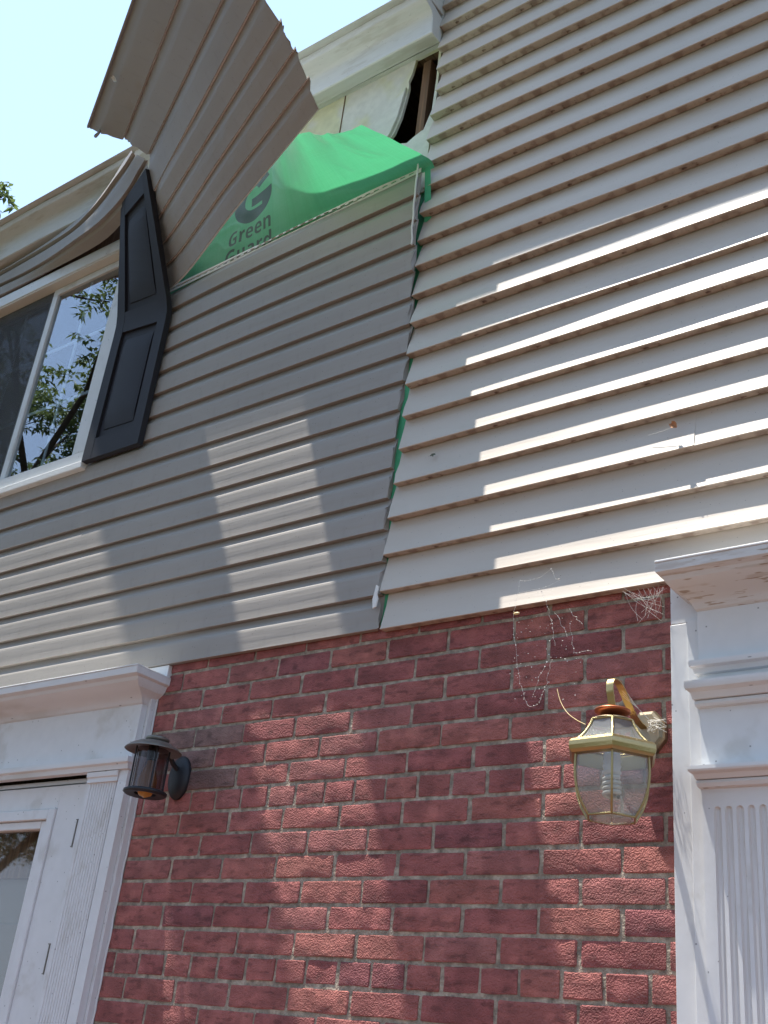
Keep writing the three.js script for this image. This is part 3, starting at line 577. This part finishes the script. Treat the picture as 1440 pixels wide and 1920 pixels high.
{
  const t = thing('door_surround', 'white crown and reeded pilaster surround at the left edge beside the dark lantern', 'door surround');
  const xl = -4.44, xr = -2.86, z = 0.05;
  add('frieze', box(xl, xr, 0.846, 1.06, -0.02, z - 0.001, 0.001), M.white, t);
  add('crown', moulding(crownProf(1.03), xl, xr, z, 0, 0.6), M.white, t);
  add('crown_cap', box(xl - 0.061, xr + 0.061, 1.1245, 1.130, 0.0, z + 0.104, 0.002), M.white, t);
  add('flashing', box(xl - 0.05, xr + 0.056, 1.1305, 1.172, -0.01, 0.016, 0.002), M.white, t);
  add('architrave', moulding(bandProf(0.808, 0.022, 0.040), xl, xr, z, 0, 0.5), M.white, t);
  for (const [a, b, s] of [[-3.052, -2.86, 1], [-4.44, -4.248, -1]]) {
    const [fa, fb] = s > 0 ? [a + 0.012, b - 0.052] : [a + 0.052, b - 0.012];
    const pl = [[a, -0.02], [a, z - 0.003], [fa, z - 0.003]]; const n = 10, w = (fb - fa) / n;
    for (let k = 0; k < n; k++) { const x = fa + k * w; pl.push([x + w * 0.22, z - 0.003], [x + w * 0.32, z - 0.0058], [x + w * 0.5, z - 0.0068], [x + w * 0.68, z - 0.0058], [x + w * 0.78, z - 0.003]); }
    pl.push([fb, z - 0.003]);
    if (s > 0) pl.push([fb + 0.001, z - 0.010], [fb + 0.009, z - 0.010], [fb + 0.010, z], [b, z], [b, -0.02]); else pl.push([b, z - 0.003], [b, -0.02]);
    add('pilaster', sweep(pl, 1, (q, x, zz) => V(x, lerp(-EYE + 0.2, 0.772, q), zz), 0.3, 2.3), M.white, t, 'reeded pilaster shaft');
    add('capital', moulding([[0, 0.772], [0.006, 0.774], [0.006, 0.788], [0.010, 0.792], [0.012, 0.807]], a, s > 0 ? b - 0.045 : b, z - 0.003, 0, 0.3), M.white, t);
    add('capital_stop', box(s > 0 ? b - 0.041 : a, s > 0 ? b : a + 0.041, 0.7725, 0.8075, -0.02, z), M.white, t);
    add('plinth', box(a - 0.01, b + 0.01, -EYE + 0.06, -EYE + 0.2, -0.02, z + 0.01, 0.003), M.white, t);
  }
  add('side_casing', box(-2.8595, -2.846, -EYE + 0.06, 1.125, -0.02, 0.026, 0.002), M.white, t);
  // wavy bead of caulk where casing meets brick
  add('caulk_bead', tube(Array.from({ length: 60 }, (_, i) => [-2.8445 + 0.004 * (hash(i, 5, 6) - 0.5), lerp(-0.5, 1.165, i / 59), 0.002]), 0.0042, 120, 5), M.white, t);
  const sd = thing('storm_door', 'white storm door with tall glass panel inside the left hand surround', 'door');
  add('jamb', merge([box(-3.090, -3.0525, -EYE + 0.07, 0.8070, -0.10, 0.026, 0.002), box(-4.2475, -4.21, -EYE + 0.07, 0.8070, -0.10, 0.026, 0.002), box(-4.21, -3.09, 0.792, 0.8070, -0.10, 0.006, 0.002)]), M.white, sd);
  const st = (a, b, c2, d2, zz) => box(a, b, c2, d2, -0.03, zz, 0.003);
  add('stile', st(-3.225, -3.094, -EYE + 0.08, 0.785, 0.018), M.white, sd);
  add('stile', st(-4.206, -4.075, -EYE + 0.08, 0.785, 0.018), M.white, sd);
  add('top_rail', st(-4.075, -3.225, 0.706, 0.785, 0.0175), M.white, sd);
  add('bottom_rail', st(-4.075, -3.225, -EYE + 0.08, -1.2, 0.0175), M.white, sd);
  const fr = (i, zz) => merge([box(-3.235 - i, -3.2255 - i + 0.004, -1.2, 0.706 - i, -0.02, zz), box(-4.075 + i, -4.065 + i, -1.2, 0.706 - i, -0.02, zz), box(-4.065 + i, -3.235 - i, 0.696 - i, 0.706 - i, -0.02, zz)]);
  add('glazing_bead', merge([box(-3.262, -3.2255, -1.199, 0.705, -0.02, 0.026, 0.004), box(-3.300, -3.2625, -1.199, 0.668, -0.02, 0.014, 0.005), box(-4.075, -4.038, -1.199, 0.705, -0.02, 0.026, 0.004), box(-4.038, -3.2625, 0.669, 0.705, -0.02, 0.026, 0.004), box(-4.038, -3.3005, 0.640, 0.6685, -0.02, 0.014, 0.005)]), M.white, sd);
  add('glass', box(-4.04, -3.298, -1.2, 0.645, -0.010, -0.006), M.glass, sd);
  for (const [y0, y1] of [[0.575, 0.66], [0.185, 0.27], [-1.0, -0.915]]) add('hinge', merge([box(-3.0935, -3.0895, y0, y1, 0.016, 0.029, 0.001), box(-3.098, -3.088, y1, y1 + 0.003, 0.016, 0.0285), box(-3.098, -3.088, y0 - 0.003, y0, 0.016, 0.0285)]), M.pewter, sd);
  const id = thing('front_door', 'inner wooden door behind the storm door glass', 'door');
  add('slab', box(-4.2, -3.10, -EYE + 0.07, 0.79, -0.16, -0.12), M.innerDoor, id);
  for (const [y0, y1] of [[-1.25, -0.5], [-0.35, 0.35]]) for (const [x0, x1] of [[-4.08, -3.7], [-3.6, -3.22]]) add('panel', box(x0, x1, y0, y1, -0.125, -0.112, 0.006), M.innerDoor, id);
  add('head_lining', box(-4.2, -3.10, 0.5, 0.79, -0.118, -0.10), M.core, id);
}

/* ---------- dark cylinder lantern ---------- */
{
  const t = thing('wall_lantern', 'dark cylindrical wall lantern with domed cap and amber bulb at the left of the bricks', 'lantern');
  const cx = -2.636, cz = 0.155, y = 0.695;
  const cap = add('cap', lathe([[0, 0.158], [0.030, 0.157], [0.052, 0.152], [0.074, 0.140], [0.086, 0.130], [0.0885, 0.127], [0.086, 0.126], [0.070, 0.134], [0.050, 0.142], [0.0, 0.144]], 48, cx, y, cz), M.pewter, t);
  add('cap_disc', lathe([[0, 0.172], [0.034, 0.170], [0.038, 0.166], [0.036, 0.1545], [0, 0.1575]], 32, cx + 0.004, y, cz - 0.004), M.pewter, cap);
  add('glass_cylinder', new THREE.CylinderGeometry(0.048, 0.048, 0.128, 40, 1, true).translate(cx, y + 0.068, cz), M.smoky, t);
  for (let k = 0; k < 4; k++) { const a = 0.5 + k * Math.PI / 2; add('rod', new THREE.CylinderGeometry(0.0028, 0.0028, 0.134, 8).translate(cx + 0.052 * Math.cos(a), y + 0.068, cz + 0.052 * Math.sin(a)), M.blackMetal, t); }
  add('base_ring', lathe([[0.034, 0.0], [0.060, -0.004], [0.066, 0.0], [0.066, 0.007], [0.060, 0.010], [0.034, 0.008], [0.034, 0.0]], 44, cx, y - 0.004, cz), M.blackMetal, t);
  add('socket', lathe([[0, 0.142], [0.016, 0.142], [0.017, 0.105], [0.014, 0.098], [0, 0.098]], 24, cx, y, cz), M.blackMetal, t);
  add('bulb', lathe([[0.010, 0.1], [0.013, 0.086], [0.022, 0.062], [0.030, 0.034], [0.028, 0.010], [0.019, -0.008], [0, -0.016]], 28, cx, y, cz), M.amber, t);
  const bp = new THREE.SphereGeometry(1, 32, 20); bp.scale(0.044, 0.070, 0.026); bp.translate(-2.662, 0.780, 0.004);
  add('back_plate', bp, M.blackMetal, t);
  add('arm', tube([[-2.658, 0.800, 0.02], [-2.652, 0.815, 0.055], [-2.644, 0.842, 0.085], [-2.640, 0.855, 0.115], [-2.637, 0.853, 0.15]], 0.008, 24, 10), M.blackMetal, t);
  add('finial', new THREE.SphereGeometry(0.0045, 10, 8).translate(cx, y - 0.010, cz), M.blackMetal, t);
}

/* ---------- brass lantern ---------- */
{
  const t = thing('wall_lantern', 'polished brass six sided wall lantern with curved clear glass beside the white pilaster', 'lantern');
  const cx = -1.078, cz = 0.195, y = 0.687, turn = Math.atan2(1.078, 2.22);      // a corner points at the viewer
  const cor = (k, r, yy) => { const a = turn + k * Math.PI / 3; return V(cx + r * Math.sin(a), y + yy, cz + r * Math.cos(a)); };
  const hexSweep = (prof, open = false) => sweep(prof, 6, (s, r, yy) => cor(Math.round(s * 6), r, yy), 0.5, 0.6, false);
  add('rim', hexSweep([[0.084, -0.016], [0.100, -0.013], [0.106, -0.006], [0.108, 0.002], [0.107, 0.012], [0.101, 0.018], [0.086, 0.019], [0.084, 0.016]]), M.brass, t);
  const low = [[0.090, -0.014], [0.0915, -0.05], [0.0885, -0.076], [0.080, -0.103], [0.067, -0.126], [0.057, -0.140]];
  const up = [[0.088, 0.018], [0.070, 0.036], [0.057, 0.056], [0.050, 0.072]];
  const paneGeo = prof => k => { const P = [], I = []; prof.forEach(([r, yy]) => { const a = cor(k, r * 0.985, yy), b = cor(k + 1, r * 0.985, yy); P.push(a.x, a.y, a.z, b.x, b.y, b.z); }); for (let i = 0; i + 1 < prof.length; i++) I.push(2 * i, 2 * i + 1, 2 * i + 2, 2 * i + 1, 2 * i + 3, 2 * i + 2); const g = new THREE.BufferGeometry(); g.setAttribute('position', new THREE.Float32BufferAttribute(P, 3)); g.setAttribute('uv', new THREE.Float32BufferAttribute(P.filter((_, i) => i % 3 < 2), 2)); g.setIndex(I); g.computeVertexNormals(); return g; };
  const lowPane = paneGeo(low), upPane = paneGeo(up);
  for (let k = 0; k < 6; k++) {
    add('glass_pane', lowPane(k), M.lampGlass, t); add('roof_pane', upPane(k), M.lampGlass, t);
    add('rib', tube(low.map(([r, yy]) => cor(k, r, yy)), 0.0028, 16, 8), M.brass, t);
    add('roof_rib', tube(up.map(([r, yy]) => cor(k, r, yy)), 0.0032, 12, 8), M.brass, t);
    add('roof_rail', tube([cor(k, 0.087, 0.0205), cor(k + 1, 0.087, 0.0205)], 0.0028, 1, 6), M.brass, t);
    add('top_rail', tube([cor(k, 0.050, 0.073), cor(k + 1, 0.050, 0.073)], 0.0028, 1, 6), M.brass, t);
    add('bottom_rail', tube([cor(k, 0.057, -0.140), cor(k + 1, 0.057, -0.140)], 0.0026, 1, 6), M.brass, t);
  }
  const capY = y + 0.076;
  add('crown_plate', lathe([[0, 0], [0.046, 0], [0.048, 0.002], [0.046, 0.004], [0, 0.005]], 32, cx, capY - 0.003, cz), M.agedBrass, t);
  add('saucer', lathe([[0.006, 0.004], [0.026, 0.006], [0.038, 0.013], [0.041, 0.016], [0.040, 0.019], [0.028, 0.017], [0.010, 0.021], [0.006, 0.030], [0.0, 0.031]], 40, cx, capY + 0.006, cz), M.copper, t);
  // ribbon arm: rises from the wall plate, loops over and drops to the saucer
  const arm = catm([[cx, 0.795, 0.018], [cx, 0.806, 0.075], [cx, 0.830, 0.115], [cx, 0.853, 0.148], [cx, 0.864, 0.176], [cx, 0.859, 0.201], [cx, 0.840, 0.210], [cx, 0.818, 0.204], [cx, 0.794, 0.196]]);
  add('scroll_arm', sweep([[-0.0085, -0.0015], [0.0085, -0.0015], [0.0085, 0.0015], [-0.0085, 0.0015]], 40, (s, a, b) => { const p = arm.getPointAt(s), q = arm.getTangentAt(s), n = V(0, -q.z, q.y); return p.addScaledVector(n, b).add(V(a, 0, 0)); }, 0.5, 0.3), M.brass, t);
  const oct = new THREE.Shape(Array.from({ length: 8 }, (_, i) => { const a = Math.PI / 8 + i * Math.PI / 4; return new THREE.Vector2(0.036 * Math.cos(a), 0.043 * Math.sin(a)); }));
  const og = new THREE.ExtrudeGeometry(oct, { depth: 0.016, bevelEnabled: true, bevelSize: 0.010, bevelThickness: 0.010, bevelSegments: 2 }); og.translate(cx + 0.004, 0.790, 0.0);
  add('wall_plate', og, M.agedBrass, t);
  add('bulb_base', lathe([[0, 0.005], [0.017, 0.004], [0.019, -0.004], [0.018, -0.010], [0.020, -0.014], [0.018, -0.022], [0.021, -0.027], [0.018, -0.034], [0.021, -0.040], [0.016, -0.048], [0, -0.05]], 28, cx, y, cz), M.bulbWhite, t);
  const sp = []; for (let i = 0; i <= 60; i++) { const a = i * 0.42; sp.push([cx + 0.016 * Math.cos(a), y - 0.052 - i * 0.0007, cz + 0.016 * Math.sin(a)]); }
  add('bulb_spiral', tube(sp, 0.0052, 120, 8), M.bulbWhite, t);
  add('bottom_plate', new THREE.CylinderGeometry(0.050, 0.046, 0.003, 6, 1).rotateY(turn).translate(cx, y - 0.142, cz), M.lampGlass, t);
}

/* ---------- cobwebs, caught leaf, insect ---------- */
{
  const strands = (list, r) => merge(list.map(p => tube(p, r, Math.max(2, p.length * 4), 4)));
  const t = thing('cobweb', 'torn dusty cobweb hanging below the cream siding in front of the bricks', 'cobweb');
  const L = [], dots = [];
  const cl = (a, b, sag, n = 6) => { const o = []; for (let i = 0; i <= n; i++) { const s = i / n; o.push([lerp(a[0], b[0], s) + rr(-0.003, 0.003), lerp(a[1], b[1], s) - sag * 4 * s * (1 - s) + rr(-0.003, 0.003), lerp(a[2], b[2], s) + rr(-0.002, 0.002)]); } L.push(o); for (let i = 0; i < n * 1.4; i++) dots.push(o[Math.floor(rnd() * o.length)]); };
  const z = 0.09;
  cl([-1.40, 1.21, z], [-1.31, 1.225, z], 0.012); cl([-1.31, 1.225, z], [-1.28, 1.19, z], 0.004); cl([-1.40, 1.21, z], [-1.415, 1.10, z], 0); cl([-1.40, 1.175, z], [-1.28, 1.19, z], 0.008);
  cl([-1.415, 1.10, z], [-1.39, 0.95, z], 0); cl([-1.33, 1.165, z], [-1.30, 1.08, z], 0); cl([-1.30, 1.08, z], [-1.29, 1.01, z], 0); cl([-1.29, 1.10, z], [-1.255, 1.03, z], 0); cl([-1.25, 1.10, z], [-1.215, 1.06, z], 0);
  cl([-1.245, 1.06, z], [-1.235, 0.985, z], 0); cl([-1.235, 0.985, z], [-1.19, 0.982, z], 0); cl([-1.33, 0.93, z], [-1.30, 0.985, z], 0); cl([-1.33, 0.93, z], [-1.345, 0.88, z], 0); cl([-1.295, 0.975, z], [-1.31, 0.90, z], 0); cl([-1.31, 0.90, z], [-1.33, 0.86, z], 0); cl([-1.37, 0.88, z], [-1.33, 0.86, z], 0.012); cl([-1.39, 0.95, z], [-1.37, 0.88, z], 0.004);
  add('strand', strands(L, 0.00024), M.web, t);
  for (let i = 0; i < 70; i++) dots.push([rr(-1.42, -1.22), rr(0.86, 1.10), z + rr(-0.01, 0.01)]);
  const dg = merge(dots.map(p => { const g = new THREE.TetrahedronGeometry(rr(0.0010, 0.0024)); g.rotateX(rr(0, 3)); g.translate(...p); g.setAttribute('uv', new THREE.Float32BufferAttribute(new Float32Array(g.attributes.position.count * 2), 2)); return g; }));
  const ds = add('debris', dg, M.web, t); ds.userData.kind = 'stuff';
  add('husk', new THREE.SphereGeometry(1, 8, 6).scale(0.010, 0.004, 0.004).translate(-1.405, 1.115, z), M.webGold, t);
  const t2 = thing('cobweb', 'tangled cobweb under the corner of the right crown moulding', 'cobweb');
  const S = []; for (let i = 0; i < 26; i++) { const a = V(rr(-1.13, -1.015), 1.155 - rr(0, 0.008), rr(0.02, 0.05)), b = V(rr(-1.10, -1.012), rr(1.06, 1.13), rr(0.01, 0.05)); S.push([a, a.clone().lerp(b, 0.5).add(V(rr(-0.01, 0.01), -0.006, 0)), b]); }
  add('strand', strands(S, 0.00022), M.web, t2);
  const t3 = thing('cobweb', 'knotted cobweb between the brass lantern and the white casing', 'cobweb');
  const K = []; for (let i = 0; i < 26; i++) { const a = V(-1.05 + rr(-0.012, 0.012), 0.80 + rr(-0.01, 0.012), 0.03 + rr(0, 0.02)); K.push([a, a.clone().add(V(rr(-0.006, 0.016), rr(-0.010, 0.009), rr(-0.008, 0.008))), a.clone().add(V(rr(-0.006, 0.022), rr(-0.016, 0.014), -0.012))]); }
  for (let i = 0; i < 5; i++) K.push([[-1.075, 0.86 - i * 0.006, 0.15], [-1.062, 0.822, 0.09], [-1.05, 0.80, 0.03]]);
  add('strand', strands(K, 0.0004), M.web, t3);
  const t4 = thing('spider_thread', 'golden curved spider thread left of the brass lantern', 'cobweb');
  add('strand', strands([[[-1.278, 0.895, 0.09], [-1.262, 0.858, 0.10], [-1.235, 0.823, 0.115], [-1.200, 0.796, 0.135], [-1.160, 0.772, 0.165]]], 0.0009), M.webGold, t4);
}
function curledLeaf(w, l) {
  const g = new THREE.PlaneGeometry(w, l, 5, 6), p = g.attributes.position;
  for (let i = 0; i < p.count; i++) { const x = p.getX(i) / w, y = p.getY(i) / l; p.setXYZ(i, x * w * (1 - 1.9 * y * y) * 1.2, y * l, 0.9 * w * (x * x * 2.2 + 0.7 * y * y) + 0.15 * w * hash(i, 2, 4)); }
  g.computeVertexNormals(); return g;
}
{
  const t = thing('dead_leaf', 'curled brown dead leaf caught on the cream siding', 'leaf');
  const g = curledLeaf(0.016, 0.022); g.rotateZ(0.7); g.translate(-0.985, 1.605, 0.034); add('blade', g, M.deadLeaf, t);
  add('thread', tube([[-0.985, 1.605, 0.036], [-1.01, 1.600, 0.034], [-1.06, 1.600, 0.03]], 0.0004, 8, 4), M.web, t);
  const m = thing('moth', 'small dark moth resting on the cream siding near the seam', 'insect');
  for (const s of [-1, 1]) { const q = new THREE.CircleGeometry(0.010, 7, 0, Math.PI * 0.55); q.rotateZ(s > 0 ? 0.1 : Math.PI * 0.42); q.rotateX(-0.25); q.translate(-1.772 + s * 0.001, 1.722, 0.027); add('wing', q, M.insect, m); }
  add('body', new THREE.SphereGeometry(1, 8, 6).scale(0.0022, 0.007, 0.0022).rotateZ(0.4).translate(-1.772, 1.724, 0.0275), M.insect, m);
}

/* ---------- tree beyond the left edge, mirrored by the window ---------- */
{
  const t = thing('tree', 'leafy tree at the far left whose branches the window mirrors', 'tree');
  seed = 5171;
  const limbs = [], tips = [];
  const base = V(-9.6, -EYE, 4.6);
  function limb(a, dir, len, r, depth) {
    const pts = [a.clone()]; let p = a.clone(), d = dir.clone();
    for (let i = 0; i < 4; i++) { d.add(V(rr(-0.16, 0.16), rr(-0.06, 0.14), rr(-0.16, 0.16))).normalize(); p = p.clone().addScaledVector(d, len / 4); pts.push(p); }
    const c = new THREE.CatmullRomCurve3(pts), n = 8, g = sweep(Array.from({ length: 7 }, (_, i) => [Math.cos(i / 7 * 6.2832), Math.sin(i / 7 * 6.2832)]), n, (s, x, y) => {
      const q = c.getPointAt(s), tg = c.getTangentAt(s), u = V(0.31, 0.2, 0.93).cross(tg).normalize(), v = u.clone().cross(tg), rad = r * (1 - 0.55 * s); return q.addScaledVector(u, x * rad).addScaledVector(v, y * rad); }, 3, len);
    limbs.push(g);
    if (depth >= 2) tips.push(...pts.slice(1));
    if (depth < 4) { const k = depth === 0 ? 6 : 4; for (let i = 0; i < k; i++) { const s = depth === 0 ? 0.5 + 0.5 * i / (k - 1) : 0.3 + 0.7 * i / (k - 1), q = c.getPointAt(s), a2 = i * 2.4 + rr(0, 1.5), nd = c.getTangentAt(s).multiplyScalar(0.65).add(V(Math.cos(a2), rr(-0.15, 0.45), Math.sin(a2)).multiplyScalar(0.85)).normalize(); limb(q, nd, len * rr(0.5, 0.66), r * 0.37, depth + 1); } }
  }
  limb(base, V(0.14, 1, -0.16).normalize(), 5.6, 0.13, 0);
  // a branch that reaches over the roof edge
  limb(V(-8.5, 3.4, 3.0), V(0.62, 0.36, -0.70).normalize(), 3.2, 0.04, 3);
  tips.push(V(-5.98, 5.16, -0.46), V(-6.05, 5.20, -0.42), V(-6.1, 5.08, -0.40), V(-6.15, 5.2, -0.3));
  limbs.push(tube([[-8.5, 3.4, 3.0], [-7.6, 4.3, 1.6], [-6.7, 4.95, 0.35], [-6.02, 5.15, -0.44]], 0.014, 20, 6));
  add('trunk', merge(limbs), M.bark, t);
  const P = [], N = [], I = [], UV = [];
  const leafPts = (o, d, n, len, wd) => {
    const s = d.clone().cross(n).normalize(), b = P.length / 3, q = [o, o.clone().addScaledVector(d, len * 0.4).addScaledVector(s, wd).addScaledVector(n, wd * 0.4), o.clone().addScaledVector(d, len).addScaledVector(n, -len * 0.12), o.clone().addScaledVector(d, len * 0.4).addScaledVector(s, -wd).addScaledVector(n, wd * 0.4), o.clone().addScaledVector(d, len * 0.45)];
    q.forEach(p => { P.push(p.x, p.y, p.z); N.push(n.x, n.y, n.z); UV.push(0, 0); }); I.push(b, b + 1, b + 4, b + 1, b + 2, b + 4, b + 4, b + 2, b + 3, b, b + 4, b + 3);
  };
  for (const p of tips) {
    const near = p.x > -6.4 && p.z < 0, k = near ? 4 : 5;
    for (let w = 0; w < k; w++) {
      const o = p.clone().add(V(rr(-0.16, 0.16), rr(-0.16, 0.16), rr(-0.16, 0.16)).multiplyScalar(near ? 0.35 : 1)), m = 8 + Math.floor(rnd() * 5), ax = V(rr(-1, 1), rr(-0.7, 0.5), rr(-1, 1)).normalize();
      for (let i = 0; i < m; i++) {
        const a = i / m * 6.283 + rr(-0.3, 0.3), d = V(Math.cos(a), rr(-0.75, 0.25), Math.sin(a)).addScaledVector(ax, 0.5).normalize(), n = V(rr(-0.4, 0.4), 1, rr(-0.4, 0.4)).normalize();
        n.addScaledVector(d, -n.dot(d)).normalize(); leafPts(o.clone().addScaledVector(ax, rr(-0.06, 0.06)), d, n, rr(0.06, 0.10), rr(0.011, 0.017));
      }
    }
  }
  const g = new THREE.BufferGeometry(); g.setAttribute('position', new THREE.Float32BufferAttribute(P, 3)); g.setAttribute('normal', new THREE.Float32BufferAttribute(N, 3)); g.setAttribute('uv', new THREE.Float32BufferAttribute(UV, 2)); g.setIndex(I);
  const cr = add('crown', g, M.leaf, t); cr.userData.kind = 'stuff';
}

const treeA = things[things.length - 1];
[['leafy tree behind the viewer, nearest to the patio', 2.6, 9.5, 0.9, 1.15], ['leafy tree behind the viewer, leaning over the lawn to the left', -3.4, 11.2, 2.4, 1.3], ['broad leafy tree behind the viewer, farthest to the right', 8.2, 9.0, 4.1, 1.25], ['tall leafy tree behind the viewer, deep in the lawn', -0.4, 14.5, 5.3, 1.5], ['leafy tree far out to the left across the lawn', -15.5, 10.2, 1.7, 1.1], ['low leafy tree at the far left edge of the lawn', -20, 8.5, 3.3, 0.9]].forEach(([label, x, z, a, sc]) => {
  const c = treeA.clone(); c.name = numbered('tree'); c.userData = { label, category: 'tree', group: 'trees across the lawn' }; c.userData.shift = [x, z, a, sc]; scene.add(c); things.push(c);
});

/* ---------- put every thing's origin at its base, then lift from eye level to ground level ---------- */
scene.updateMatrixWorld(true);
for (const o of things) {
  if (o.isGroup) {
    const b = new THREE.Box3().setFromObject(o), c = V((b.min.x + b.max.x) / 2, b.min.y, (b.min.z + b.max.z) / 2);
    for (const ch of o.children) ch.position.sub(c);
    o.position.add(c);
    if (o.userData.shift) { const [x, z, a, k] = o.userData.shift; o.position.set(x, c.y, z); o.rotation.y = a; o.scale.setScalar(k); delete o.userData.shift; }
  }
  o.position.y += EYE;
}
scene.updateMatrixWorld(true);
renderer.render(scene, camera);
